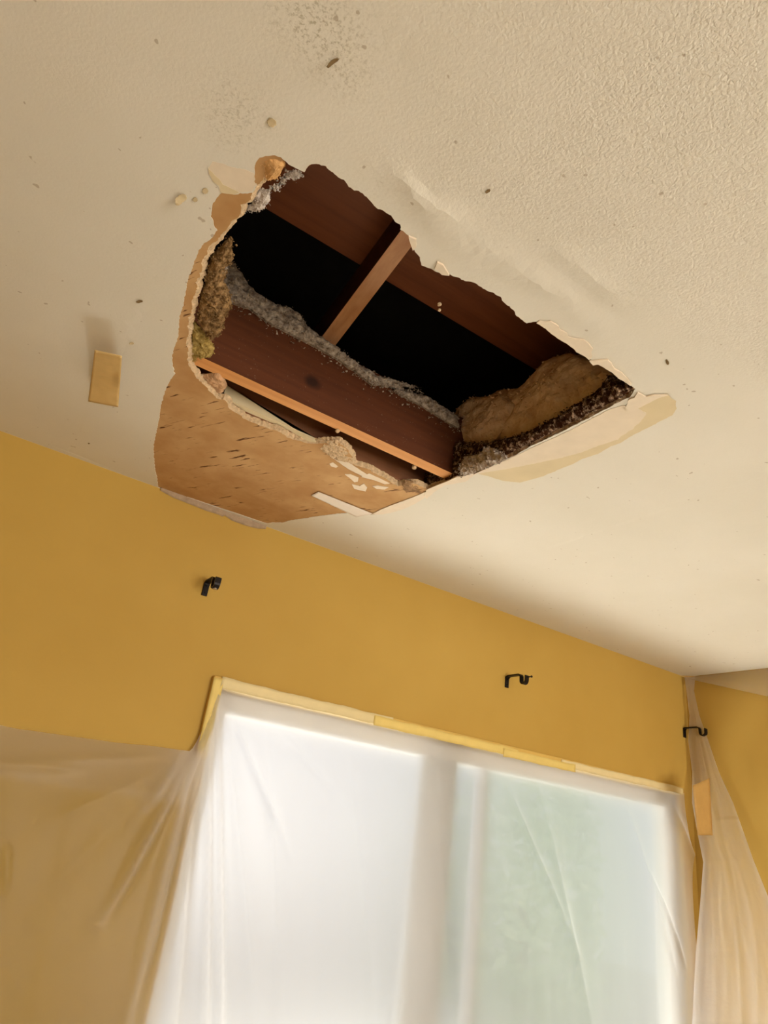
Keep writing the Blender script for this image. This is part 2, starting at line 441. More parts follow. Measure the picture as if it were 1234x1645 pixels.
# the skin outline meets the wall: open the outline there
wall_i = [i for i, p in enumerate(skin) if p[1] > YW-.003]
dense = []
x = -.9
while x < 2.6:
    y = -.1
    while y < YW-.01:
        p = (x+random.uniform(-.003, .003), y+random.uniform(-.003, .003))
        dd = None
        if not inside(p, skin):
            if -.1 < x < 1.4 and y > .4:
                if pdist(p, skin) > .006: dense.append(p)
            else: dense.append(p)
        y += .014 if (0 < x < 1.5 and .45 < y < 1.6) else .05
    x += .014 if 0 < x < 1.5 else .05
random.seed(4)
V, Fc = cdt(outer, [skin], dense)
n = len(V)
lo = [(v.x, v.y, H+cdisp(v.x, v.y)) for v in V]
hi = [(v.x, v.y, H+.0016) for v in V]
faces = [tuple(reversed(f)) for f in Fc]
for a, b in boundary_loops(Fc): faces.append((a, b, b+n, a+n))
me = mesh_from('ceiling', lo+hi, faces)
ta = me.attributes.new('texture', 'FLOAT', 'POINT'); mi = me.attributes.new('mildew', 'FLOAT', 'POINT')
tv = []; mv = []
for k in range(2*n):
    v = V[k % n]; p = (v.x, v.y)
    # which side of the repair line
    px = pxline; best = min((segd(p, px[i], px[i+1])[0], i) for i in range(len(px)-1))
    a, b = px[best[1]], px[best[1]+1]
    s = (b[0]-a[0])*(p[1]-a[1])-(b[1]-a[1])*(p[0]-a[0])
    d = best[0]*(1 if s < 0 else -1)
    t = .12+.75*max(0, min(1, (d+.02)/.10))
    if p[0] < .45: t = min(t, .22+max(0, p[0]-.2)*2)
    tv.append(t)
    mv.append(min(1, sum(q*math.exp(-((p[0]-c[0])**2+(p[1]-c[1])**2)/(r*r)) for c, r, q in mild)))
ta.data.foreach_set('value', tv); mi.data.foreach_set('value', mv)
ceil = link('ceiling', me, MC, None, smooth=False)
struct(ceil, 'cream textured ceiling with a large broken hole')

# gypsum board behind the skin ---------------------------------------
hp = resample(hole, .0035)
hp = rough(hp, .0028, 130, 9.0)
hp = rough(hp, .005, 28, 4.0)
if area2(hp) < 0: sgn = 1
else: sgn = -1
leftlow = hpoly(lower+left, H)
N = len(hp); nrm = []
for i in range(N):
    a = hp[(i-4) % N]; b = hp[(i+4) % N]
    tx, ty = b[0]-a[0], b[1]-a[1]; L = math.hypot(tx, ty) or 1
    nrm.append((-ty/L*sgn, tx/L*sgn))
nearright = hpoly(near+rightside, H)
wd = []
for p in hp:
    d1 = pdist(p, nearright, False); d2 = pdist(p, leftlow, False)
    wd.append(.0085*(1+.5*fbm((p[0]*40, p[1]*40, 5), 3)) if d2 < d1 else .002)
for _ in range(6): wd = [(wd[i-1]+wd[i]+wd[(i+1) % N])/3 for i in range(N)]
for _ in range(3): nrm = [tuple(sum(nrm[(i+k) % N][q] for k in (-2, -1, 0, 1, 2))/5 for q in (0, 1)) for i in range(N)]
rows = []
ROWS = 6
for k in range(ROWS+1):
    t = k/ROWS; row = []
    for i in range(N):
        o = wd[i]*(1-t)**1.2; nz = fbm((hp[i][0]*150, hp[i][1]*150, k*1.3), 4)*(.0022 if 0 < k else 0)
        o += .0*t
        row.append((hp[i][0]+nrm[i][0]*(o+nz), hp[i][1]+nrm[i][1]*(o+nz), H+.0014+.0125*t+(fbm((hp[i][0]*170, hp[i][1]*170, k+7), 3)*.0016 if k else 0)))
    rows.append(row)
o1 = [(XL, YN), (XR, YN), (XR, YW), (XL, YW)]
g0 = [(a, b) for a, b, c in rows[0]]
V, Fc = cdt([(-.3, .4), (1.9, .4), (1.9, YW-.0), (-.3, YW-.0)], [g0], [])
n = len(V)
vs = [(v.x, v.y, H+.0014) for v in V]; fc = [tuple(reversed(f)) for f in Fc]
gmat = [0]*len(fc)
k0 = len(vs)
for r in rows: vs += r
for k in range(ROWS):
    for i in range(N):
        j = (i+1) % N; a = k0+k*N
        fc.append((a+i, a+j, a+N+j, a+N+i)); gmat.append(1)
# top of the board
V2, F2 = cdt([(-.3, .4), (1.9, .4), (1.9, YW), (-.3, YW)], [[(a, b) for a, b, c in rows[-1]]], [])
k1 = len(vs); vs += [(v.x, v.y, H+.0139) for v in V2]; fc += [tuple(i+k1 for i in f) for f in F2]; gmat += [0]*len(F2)
me = mesh_from('drywall_board', vs, fc)
gb = link('drywall_board', me, [MK, MGY], ceil, smooth=False)
me.polygons.foreach_set('material_index', gmat)
gb['label'] = 'brown paper face and crumbling gypsum edge of the drywall'
# backs of the rest of the ceiling (closes the room to the attic)
V, Fc = cdt([(XL, YN), (XR, YN), (XR, YW+T), (XL, YW+T)], [[(-.29, .41), (1.89, .41), (1.89, YW-.001), (-.29, YW-.001)]], [])
me = mesh_from('drywall_back', [(v.x, v.y, H+.012) for v in V], [tuple(f) for f in Fc]); link('drywall_back', me, MK, ceil, False)

# peeled and primed patches on the ceiling ---------------------------
def patch(name, pxs, dz, mat, label=None, jag=.002, step=.02, th=None, parent=ceil):
    poly = rough(resample(hpoly(pxs, H), .004), jag, 90, len(pxs)*1.3)
    poly = [(x, min(y, YW-.001)) for x, y in poly]
    o = sheet(name, poly, H-dz, dz-.0002 if th is None else th, mat, parent, step, disp=lambda x, y: cdisp(x, y)*.9)
    if label: o['label'] = label
    return o
patch('bare_plaster', K2([(960,770),(1000,760),(1075,722),(1120,717),(1152,745),(1155,775),(1140,800),(1080,830),(1030,855),(980,880),(940,905),(900,920),(860,945),(800,965),(760,985),(710,1005),(650,1030),(600,1045),(560,1055),(500,1050),(450,1035),(400,1022),(480,985),(600,930),(750,860),(900,780)]), .0007, MPT, 'tan peeled band right of the hole')
patch('primer_patch', K2([(900,775),(950,762),(1000,770),(1040,790),(1030,810),(990,850),(930,890),(860,915),(780,945),(700,965),(600,985),(500,1005),(400,1020),(350,1038),(400,1015),(480,982),(600,925),(750,855)]), .0012, MPR, 'whiter patch along the right edge of the hole')
patch('curled_paper', K4([(900,655),(880,690),(840,705),(815,760),(850,790),(870,785),(1050,695),(1115,675),(1020,672),(960,685)]), .004, MPC, 'torn cream paper at the right tip of the hole', .001)
patch('torn_paint_edge', K4([(185,165),(205,150),(240,158),(285,152),(345,190),(350,215),(400,235),(410,265),(480,280),(520,285),(560,320),(585,345),(570,370),(582,405),(560,428),(520,395),(470,370),(420,325),(360,290),(300,250),(250,205)]), .003, MPC, 'pale torn paint strip on the near edge', .0012, .012)
patch('torn_paint_edge', K4([(560,432),(600,430),(640,425),(690,425),(715,450),(735,485),(790,520),(830,560),(860,600),(850,612),(820,590),(770,560),(720,515),(660,478),(620,455),(585,462)]), .003, MPC, 'pale torn paint strip near the right tip', .0012, .012)
patch('torn_paint_edge', K2([(235,235),(245,212),(265,220),(290,262),(262,258)]), .004, MPC, 'small white paint flap on the near edge', .001, .01)
patch('torn_paint_edge', K1([(1120,395),(1150,408),(1152,440),(1135,455),(1128,430)]), .004, MPC, 'cream paint scrap at the end of the rafter', .001, .01)
patch('shallow_chip', K5([(95,180),(130,120),(200,135),(330,170),(430,190),(540,230),(560,290),(545,330),(570,340),(520,415),(430,430),(330,440),(250,405),(215,420),(190,350),(130,290),(100,230)]), .0006, MPC, 'pale chipped area left of the hole', .002)
patch('shallow_chip', K5([(95,180),(110,200),(150,250),(200,290),(240,350),(330,390),(400,430),(330,445),(215,425),(195,365),(140,310),(100,240)]), .0011, MPT, 'tan chipped rim left of the hole', .002)
patch('white_edge_strip', K3([(925,668),(960,650),(1010,630),(1060,612),(1110,592),(1140,578),(1150,590),(1135,605),(1100,627),(1060,645),(1010,661),(965,669)]), .0016, MPC, 'cream strip at the lower tip of the hole', .001)
patch('curled_paper', K7([(880,690),(960,655),(1040,625),(1110,590),(1150,590),(1240,560),(1240,580),(1180,625),(1110,640),(1020,655),(950,700),(880,760),(862,735)]), .003, MPC, 'cream torn paper lip running up the right edge', .001, .01)
for pl in (K7([(140,500),(165,490),(205,520),(190,532),(150,520)]), K7([(255,580),(300,580),(360,605),(355,635),(330,640),(290,605)]), K7([(310,655),(370,670),(400,650),(425,680),(415,710),(370,700),(330,690)]), K7([(465,670),(510,665),(590,680),(560,695),(500,690)]), K7([(440,575),(520,610),(600,650),(560,655),(480,625),(380,600)]), K7([(140,440),(200,430),(330,520),(430,585),(400,600),(280,540)])):
    patch('white_paper_fleck', pl, -.0005, MPC, None, .001, .01, th=.0008)

# ------------------------------------------------------------------ attic
ZB = H+.0142                     # top of the drywall
bm = bmesh.new(); box(bm, (XL, 1.335, ZB), (XR, 1.375, H+.205))
jo = bmobj('ceiling_joist', bm, [MJ, MJB])
for p in jo.data.polygons:
    if p.normal.z < -.5: p.material_index = 1
tag(jo, 'dark red wooden joist crossing the hole, its lit bottom edge coloured orange', 'joist')
def rz(y): return CZ+1.245-.293*(y-1.03)
RXC = .565
bm = bmesh.new()
def slab(bm, x0, x1, y0, y1, z0, z1):    # follows the roof pitch
    vs = [bm.verts.new((x, y, rz(y)+z)) for x in (x0, x1) for y in (y0, y1) for z in (z0, z1)]
    for f in ((0,1,3,2),(4,6,7,5),(0,4,5,1),(2,3,7,6),(0,2,6,4),(1,5,7,3)): bm.faces.new([vs[i] for i in f])
slab(bm, RXC-.022, RXC+.022, -.8, 1.95, 0, .09)
rf = bmobj('roof_rafter', bm, [MJ, MR])
for p in rf.data.polygons:
    if p.normal.z < -.5: p.material_index = 1  # pale underside against dark sides: light from below painted into the wood
tag(rf, 'light brown sloping rafter seen crossing the middle of the hole', 'rafter')
for y0, y1, lab in ((1.02, 1.205, 'wide red-brown roof board above the rafter, nearest the hole edge'), (.83, 1.015, 'roof board behind the widest one, mostly hidden by the ceiling')):
    bm = bmesh.new(); slab(bm, XL+.1, XR-.1, y0, y1, .0905, .112)
    o = bmobj('roof_board', bm, MRB); tag(o, lab, 'board')
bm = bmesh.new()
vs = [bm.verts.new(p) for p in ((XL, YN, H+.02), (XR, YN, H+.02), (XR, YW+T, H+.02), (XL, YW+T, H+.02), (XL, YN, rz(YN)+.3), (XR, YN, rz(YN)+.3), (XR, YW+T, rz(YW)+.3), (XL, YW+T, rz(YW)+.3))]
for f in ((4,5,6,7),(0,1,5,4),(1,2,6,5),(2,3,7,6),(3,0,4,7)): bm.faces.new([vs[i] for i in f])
struct(bmobj('roof', bm, MVOID), 'roof shell coloured near black for the unlit attic')
# cavity behind the joist
bm = bmesh.new(); box(bm, (XL, 1.475, ZB), (XR, 1.515, H+.2)); o = bmobj('wood_blocking', bm, MDK)
tag(o, 'dark brown board seen behind the orange joist edge', 'board')
pp = [at(x, y, 1, 1.56) for x, y in K6([(455,330),(700,490),(1000,680),(1160,770)])]
bm = bmesh.new()
a = at(*K6([(430,300)])[0], 1, 1.455); b = at(*K6([(1170,775)])[0], 1, 1.455)
vs = []
for p, dz in ((a, 0), (b, 0)):
    for yy in (1.455, 1.474):
        for q in (0, 1): vs.append(bm.verts.new((p.x, yy, p.z if q else ZB+.001)))
for f in ((0,1,3,2),(4,6,7,5),(0,4,5,1),(2,3,7,6),(1,5,7,3),(0,2,6,4)): bm.faces.new([vs[i] for i in f])
o = bmobj('pale_board', bm, MPALE); tag(o, 'pale cream board showing in the gap below the joist', 'board')
# furring strip on the right break
bm = bmesh.new()
a = onc(1012, 628, ZB); b = onc(690, 784, ZB)
d = (b-a).normalized(); s = Vector((-d.y, d.x, 0)); s = s if s.x > 0 else -s
vs = []
for p in (a-d*.02, b+d*.03):
    for q in (0, .03):
        for z in (0, .012): vs.append(bm.verts.new(p-s*.004+s*q+Vector((0, 0, z))))
for f in ((0,1,3,2),(4,6,7,5),(0,4,5,1),(2,3,7,6),(1,5,7,3),(0,2,6,4)): bm.faces.new([vs[i] for i in f])
o = bmobj('wood_strip', bm, mat_wood('brown_lath', lin(128, 76, 34), lin(168, 108, 54), 1)); tag(o, 'narrow brown wood strip along the right edge of the hole', 'wood strip')
# insulation ----------------------------------------------------------
def xpoly(pxs, X): return [(p.y, p.z) for p in (at(a, b, 0, X) for a, b in pxs)]
def ypoly(pxs, Y): return [(p.x, p.z) for p in (at(a, b, 1, Y) for a, b in pxs)]
mound = K2([(330,780),(370,740),(440,730),(490,705),(560,700),(620,640),(660,600),(710,575),(770,565),(850,590),(930,625),(935,660),(880,710),(800,770),(700,830),(600,880),(520,905),(440,905),(330,915),(300,870),(320,820)])
o = pillow('insulation_batt', xpoly(mound, 1.06), (1.06, 0, 0), Y_, Z_, -X_, .035, MINS, None, .008, .007, 26, 300, .004, 1, 3.0, .004, .06)
tag(o, 'thick beige fluffy insulation batt at the right end of the hole', 'insulation', kind='stuff')
fold = K2([(330,780),(370,740),(440,730),(500,720),(540,760),(500,840),(470,890),(440,905),(330,915),(300,870),(320,820)])
o = pillow('insulation_tuft', xpoly(fold, 1.03), (1.03, 0, 0), Y_, Z_, -X_, .022, MINS, None, .007, .006, 34, 200, .004, 2, 1.0, .004, .04)
tag(o, 'beige rounded insulation tuft in front of the batt, beside the joist', 'insulation', kind='stuff')
deb = K2([(300,905),(440,905),(520,885),(600,860),(700,805),(800,745),(870,690),(900,650),(930,645),(965,672),(985,695),(940,735),(860,775),(760,825),(650,880),(540,935),(430,985),(330,1030),(205,1075),(195,1040),(240,990)])
o = pillow('loose_debris', xpoly(deb, 1.0), (1.0, 0, 0), Y_, Z_, -X_, .012, MDEB, None, .006, .007, 90, 900, .0035, 3, 1.0, .004, .03)
tag(o, 'dark crumbly debris lining the right edge of the hole', 'debris', kind='stuff')
wf = K2([(330,985),(350,955),(400,950),(430,920),(470,930),(510,960),(480,985),(430,1000),(380,1020),(330,1030)])
o = pillow('insulation_tuft', xpoly(wf, .985), (.985, 0, 0), Y_, Z_, -X_, .006, MINSW, None, .006, .006, 110, 260, .003, 4, 1.0, .006, .02)
tag(o, 'white flaky insulation at the lower right of the hole', 'insulation', kind='stuff')
jt = K1([(305,500),(350,510),(400,560),(430,620),(480,660),(540,690),(600,705),(650,740),(680,790),(760,850),(830,900),(900,950),(980,1000),(1080,1025),(1180,1055)]) + K2([(100,690),(200,725),(270,770),(320,800),(330,850),(290,830),(230,790),(190,765),(120,730),(60,690)]) \
     + K1([(1180,1090),(1080,1062),(1010,1045),(960,1040),(900,990),(830,940),(760,900),(700,865),(620,825),(560,795),(500,760),(440,715),(390,695),(340,680),(300,650)])
o = pillow('blown_insulation', ypoly(jt, 1.325), (0, 1.325, 0), X_, Z_, -Y_, .012, MINSG, None, .006, .007, 80, 1500, .0035, 5, 4.0, .003, .03, drop=.012)
tag(o, 'grey fluffy loose insulation lying along the top of the joist', 'insulation', kind='stuff')
wl = K1([(275,470),(350,398),(362,490),(335,540),(322,600),(352,660),(348,700),(320,780),(300,830),(262,832),(230,800),(205,760),(225,640),(245,550)])
ZH = H+.022
o = pillow('wool_tuft', hpoly(wl, ZH), (0, 0, ZH), X_, Y_, -Z_, .014, MWOOL, None, .0045, .008, 110, 900, .003, 6, 1.0, .004, .02)
tag(o, 'brown grey fibrous wool hanging inside the left edge of the hole', 'insulation', kind='stuff')
wl = K1([(190,760),(215,800),(240,815),(262,838),(283,890),(270,915),(215,925),(185,935),(172,880)])
o = pillow('wool_tuft', hpoly(wl, ZH), (0, 0, ZH), X_, Y_, -Z_, .012, MWOOLY, None, .004, .006, 120, 300, .0025, 7, 1.0, .003, .02)
tag(o, 'yellowish wool tuft above the left end of the orange joist edge', 'insulation', kind='stuff')
for k, (pl, lab) in enumerate(((K5([(560,430),(620,380),(690,390),(715,430),(710,510),(660,540),(620,610),(560,590),(480,610),(440,640),(450,590),(520,520)]), 'white crumbs clinging to the upper left edge of the hole'),
        (K5([(710,380),(790,330),(870,240),(960,205),(1040,260),(960,280),(880,300),(840,350),(780,400),(720,395)]), 'pale lilac insulation shred at the top tip of the hole'),
        (K1([(300,545),(325,505),(335,530),(320,560),(285,558)]), 'small white insulation shred halfway down the left edge'))):
    o = pillow('insulation_tuft', hpoly(pl, H+.018), (0, 0, H+.018), X_, Y_, -Z_, .006, MINSW, None, .0045, .005, 120, 160, .0025, 10+k, 1.0, .004, .015)
    tag(o, lab, 'insulation', kind='stuff')
ch = K5([(600,150),(640,90),(700,70),(760,75),(820,100),(860,140),(830,200),(800,260),(740,300),(690,310),(650,270),(630,200)])
o = pillow('drywall_chunk', hpoly(ch, H+.004), (0, 0, H+.004), X_, Y_, -Z_, .006, mat_plain('orange_gypsum', lin(206, 160, 104), .9, .22, 60, .7, .002), None, .004, .004, 70, 30, .002, 14, 1.0, .003, .012)
tag(o, 'orange tan broken drywall chunk at the top tip of the hole', 'drywall chunk')
ch = K6([(215,215),(290,205),(365,190),(400,230),(430,260),(440,310),(410,360),(370,365),(330,340),(290,310),(260,260)])
o = pillow('crumpled_paper', hpoly(ch, H+.016), (0, 0, H+.016), X_, Y_, -Z_, .008, mat_plain('crumpled_drywall_paper', lin(190, 150, 112), .85, .3, 50, .6, .003), None, .004, .006, 60, 20, .002, 15, 1.0, .003, .012)
tag(o, 'crumpled brown paper scrap under the left end of the joist', 'paper scrap')
ch = K7([(685,650),(720,620),(790,640),(830,670),(862,715),(850,735),(790,710),(730,700),(700,690)])
o = pillow('drywall_chunk', hpoly(ch, H+.006), (0, 0, H+.006), X_, Y_, -Z_, .007, MGYD, None, .004, .005, 90, 60, .002, 16, 1.0, .003, .012)
tag(o, 'brown crumbled drywall chunk at the lower tip of the hole', 'drywall chunk')
ch = K7([(140,440),(60,380),(100,330),(190,310),(230,350),(290,390),(290,430),(330,450),(325,500),(260,480),(200,470)])
o = pillow('drywall_chunk', hpoly(ch, H+.004), (0, 0, H+.004), X_, Y_, -Z_, .005, MGY, None, .004, .005, 90, 120, .002, 17, 1.0, .003, .012)
tag(o, 'pale crumbled gypsum bulge midway along the lower edge', 'drywall chunk')
# specks stuck to the joist bottom edge
for (px, py), s, lab in ((K7([(200, 245)])[0], .006, 'round gypsum crumb on the orange joist edge'), (K7([(785, 525)])[0], .007, 'yellow plaster chip at the right end of the orange joist edge'), ((706, 489), .004, 'white foam speck hanging right of the rafter')):
    c = onc(px, py, ZB-.002)
    bm = bmesh.new(); bmesh.ops.create_icosphere(bm, subdivisions=2, radius=s)
    for v in bm.verts: v.co = v.co*(1+.35*fbm(v.co*300+Vector((px, 0, 0)), 3)) + c
    if 'foam' in lab:
        c2 = onc(px, py+9, ZB-.002)
        r = bmesh.ops.create_icosphere(bm, subdivisions=2, radius=s*.8)
        for v in r['verts']: v.co += c2
    o = bmobj('plaster_crumb', bm, MGY, smooth=False); tag(o, lab, 'debris')

# ------------------------------------------------------------------ bits on the ceiling
def strip_sheet(name, rows, mat, thick=.0006, parent=None):
    """rows: list of lists of 3-D points (grid) -> thin solid"""
    nr = len(rows); nc = len(rows[0]); vs = [p for r in rows for p in r]
    fc = [(i*nc+j, i*nc+j+1, (i+1)*nc+j+1, (i+1)*nc+j) for i in range(nr-1) for j in range(nc-1)]
    me = mesh_from(name, vs, fc); o = link(name, me, mat, parent, True)
    md = o.modifiers.new('s', 'SOLIDIFY'); md.thickness = thick; md.offset = 0
    return o
# masking tape with its end hanging
TL, TR = onc(152, 562), onc(196, 572); BL, BR = onc(142, 645), onc(190, 654)
rows = []
for i in range(25):
    t = i/24; a = TL.lerp(BL, t); b = TR.lerp(BR, t)
    r = []
    for j in range(13):
        s = j/12; p = a.lerp(b, s)
        lift = .050*max(0, 1-t/.62)**1.3 + .004*max(0, (t-.8)/.2)*(1 if s > .6 else .2)
        lift += .0015*fbm((s*3, t*5, 1), 3)+.0008
        if s > .75 and .25 < t < .6: lift += .008*(s-.75)/.25*math.sin((t-.25)/.35*math.pi)
        # hang towards the viewer while keeping its outline: slide back along the view line
        q = Vector((0, 0, CZ)) + (p-Vector((0, 0, CZ)))*((H-lift-CZ)/(H-CZ))
        r.append(q)
    rows.append(r)
o = strip_sheet('masking_tape', rows, MTAPE); tag(o, 'beige masking tape piece with one curled end, alone on the ceiling left of the hole', 'tape')
rows = []
a, b, c_, d_ = K7([(0, 735), (55, 708), (345, 900), (470, 875)])
p00, p01, p10, p11 = (onc(*q) for q in (a, b, c_, d_))
for i in range(20):
    t = i/19; rows.append([p00.lerp(p10, t).lerp(p01.lerp(p11, t), j/6)+Vector((0, 0, -.0022-.0005*fbm((t*4, j, 0), 2))) for j in range(7)])
o = strip_sheet('joint_tape', rows, MTAPEW, .001); tag(o, 'narrow white joint tape strip across the brown paper below the hole', 'tape')
# broken plaster strip left at the top of the yellow wall
bm = bmesh.new()
seg = [(258, 788, 3), (280, 797, 7), (310, 809, 8), (335, 819, 9), (352, 827, 8), (359, 829, 9), (362, 832, 6), (375, 836, 10), (398, 843, 10), (415, 848, 8), (427, 849, 4)]
prev = None
for x, y, hh in seg:
    p = onw(x, 693+.359*x, YW)
    zb = onw(x, 693+.359*x+hh, YW).z
    k = [bm.verts.new(q) for q in ((p.x, YW, H+.001), (p.x, YW-.006, H+.001), (p.x, YW-.007, zb+.003), (p.x, YW-.002, zb))]
    if prev:
        for i in range(4): bm.faces.new((prev[i], prev[(i+1) % 4], k[(i+1) % 4], k[i]))
    else: bm.faces.new(k)
    prev = k
bm.faces.new(list(reversed(prev)))
o = bmobj('plaster_strip', bm, mat_plain('grey_bare_plaster', lin(170, 148, 122), .8, .15, 60, .4, .002)); tag(o, 'grey cracked plaster strip at the top of the yellow wall under the brown paper', 'plaster strip')
# flakes and marks
def flake(px, py, w_, h_, rot, curl, mat, lab, nm='paint_flake'):
    c = onc(px, py); rows = []
    for i in range(7):
        r = []
        for j in range(9):
            u = (i/6-.5)*w_; v = (j/8-.5)*h_
            rr = 1+.3*fbm((i*.7+px, j*.7, 2), 2)
            uu = (i/6-.5)*2; vv = (j/8-.5)*2; u *= math.sqrt(1-vv*vv*.5); v *= math.sqrt(1-uu*uu*.5)
            x = (u*math.cos(rot)-v*math.sin(rot))*rr; y = (u*math.sin(rot)+v*math.cos(rot))*rr
            r.append(Vector((c.x+x, c.y+y, H+cdisp(c.x+x, c.y+y)-.0008-curl*abs(j/8)**2)))
        rows.append(r)
    o = strip_sheet(nm, rows, mat, .0007); tag(o, lab, 'paint flake' if nm == 'paint_flake' else 'mark'); return o
MDF = mat_plain('dark_paint_flake', lin(120, 96, 60), .8, .2, 80, .2); MTF = mat_plain('tan_paint_flake', lin(196, 176, 138), .8, .1, 60, .2)
flake(536, 97, .005, .016, .6, .009, MDF, 'small curled paint flake on the textured ceiling above the hole')
flake(292, 317, .013, .020, .5, .010, MTF, 'curled paint flake left of the chipped area')
flake(330, 306, .009, .012, .2, .001, MTF, 'round flat paint blister just left of the chipped area')
flake(314, 320, .007, .009, .2, .001, MTF, 'smaller round paint blister beside the curled flake')
flake(437, 196, .013, .014, .2, .001, MTF, 'pale round paint blister above the top tip of the hole')
flake(225, 483, .007, .012, .9, .004, MDF, 'dark chipped speck on the ceiling left of the wool')
flake(212, 551, .008, .009, 1.2, .003, MTF, 'small pale chip just above right of the masking tape piece')
flake(1072, 581, .005, .016, -1.2, .002, MDF, 'thin grey chip on the ceiling right of the hole tip')
flake(784, 306, .005, .008, .4, .002, MDF, 'tiny dark chip on the ceiling above the wrinkles')
flake(143, 712, .005, .006, .4, .001, MDF, 'tiny dark dot on the ceiling above the left yellow wall')

# ------------------------------------------------------------------ window
w1 = empty('window_1', ((WX0+WX1)/2, YW+.07, WZ0)); struct(w1, 'sliding window behind the plastic sheet')
def part(name, boxes, mat, parent, bev=.003):
    bm = bmesh.new()
    for a, b in boxes: box(bm, a, b, None, bev)
    return bmobj(name, bm, mat, parent)
fy0, fy1 = YW+.05, YW+.12
part('window_frame', [((WX0, fy0, WZ0), (WX0+.05, fy1, WZ1)), ((WX1-.05, fy0, WZ0), (WX1, fy1, WZ1)), ((WX0+.05, fy0, WZ1-.06), (WX1-.05, fy1, WZ1)), ((WX0+.05, fy0, WZ0), (WX1-.05, fy1, WZ0+.06))], MVIN, w1)
xm = 1.72
MSTI = mat_plain('grey_stile', lin(205, 204, 200), .5, .02, 10, .02)
part('sash_stile', [((xm-.14, fy0+.005, WZ0+.06), (xm+.02, fy0+.035, WZ1-.06))], MSTI, w1)
part('sash_stile', [((xm+.16, fy0+.036, WZ0+.06), (xm+.20, fy0+.066, WZ1-.06))], MSTI, w1)
part('window_pane', [((WX0+.05, fy0+.02, WZ0+.06), (xm-.14, fy0+.024, WZ1-.06))], MGL, w1, 0)
part('window_pane', [((xm+.02, fy0+.05, WZ0+.06), (xm+.16, fy0+.054, WZ1-.06)), ((xm+.2, fy0+.05, WZ0+.06), (WX1-.05, fy0+.054, WZ1-.06))], MGL, w1, 0)
# casing round the opening on the room side
MCAS = mat_plain('yellowed_casing_paint', lin(214, 178, 96), .6, .04, 12, .1)
part('window_casing', [((WX0-.035, YW-.016, CZ+.13), (WX0, YW+.01, WZ1+.035)), ((WX0, YW-.016, WZ1), (WX1+.01, YW+.01, WZ1+.035))], MCAS, w1, .005)
w2 = empty('fill_window', (1.3, YN-.05, .55)); struct(w2)  # unseen window, added as the opening for the rear fill lamp
part('window_frame', [((-.2, YN-.1, .55), (-.15, YN-.03, 2.15)), ((2.75, YN-.1, .55), (2.8, YN-.03, 2.15)), ((-.15, YN-.1, 2.1), (2.75, YN-.03, 2.15)), ((-.15, YN-.1, .55), (2.75, YN-.03, .6)), ((1.27, YN-.1, .6), (1.33, YN-.03, 2.1))], MVIN, w2)

# tapes on the casing
def wtape(x0, x1, z0, z1, y, lab, mat=MTAPEY, seed=1, cat='tape'):
    rows = []; nx = max(3, int((x1-x0)/.012)); nz = max(3, int(abs(z1-z0)/.012))
    for i in range(nx+1):
        r = []
        for j in range(nz+1):
            x = x0+(x1-x0)*i/nx; z = z0+(z1-z0)*j/nz
            e = .003*fbm((x*14, seed, z*14), 3)
            r.append(Vector((x, y-abs(.002*fbm((x*20, z*20, seed), 3)), z+(e if j in (0, nz) else 0))))
        rows.append(r)
    o = strip_sheet('masking_tape', rows, mat, .0006); tag(o, lab, cat, None)
    return o
zt = WZ1
MT2 = mat_plain('cream_masking_tape', lin(226, 208, 158), .6, .04, 18, .15, .0006)
wtape(WX0-.036, WX0-.003, CZ+.15, zt+.03, YW-.0185, 'pale yellow masking tape running down the upper left side of the window')
wtape(WX0-.01, 1.38, zt+.0, zt+.034, YW-.0185, 'cream masking tape along the left half of the window top', MT2, 3)
wtape(1.30, 1.98, zt-.004, zt+.028, YW-.0200, 'deeper yellow masking tape along the middle of the window top', MTAPEY, 5)
wtape(1.90, 2.30, zt-.010, zt+.020, YW-.0215, 'yellow tape patch overlapping lower on the window top below the middle bracket', MTAPEY, 7)
wtape(2.22, 3.02, zt+.002, zt+.030, YW-.0200, 'cream masking tape along the right end of the window top', MT2, 9)

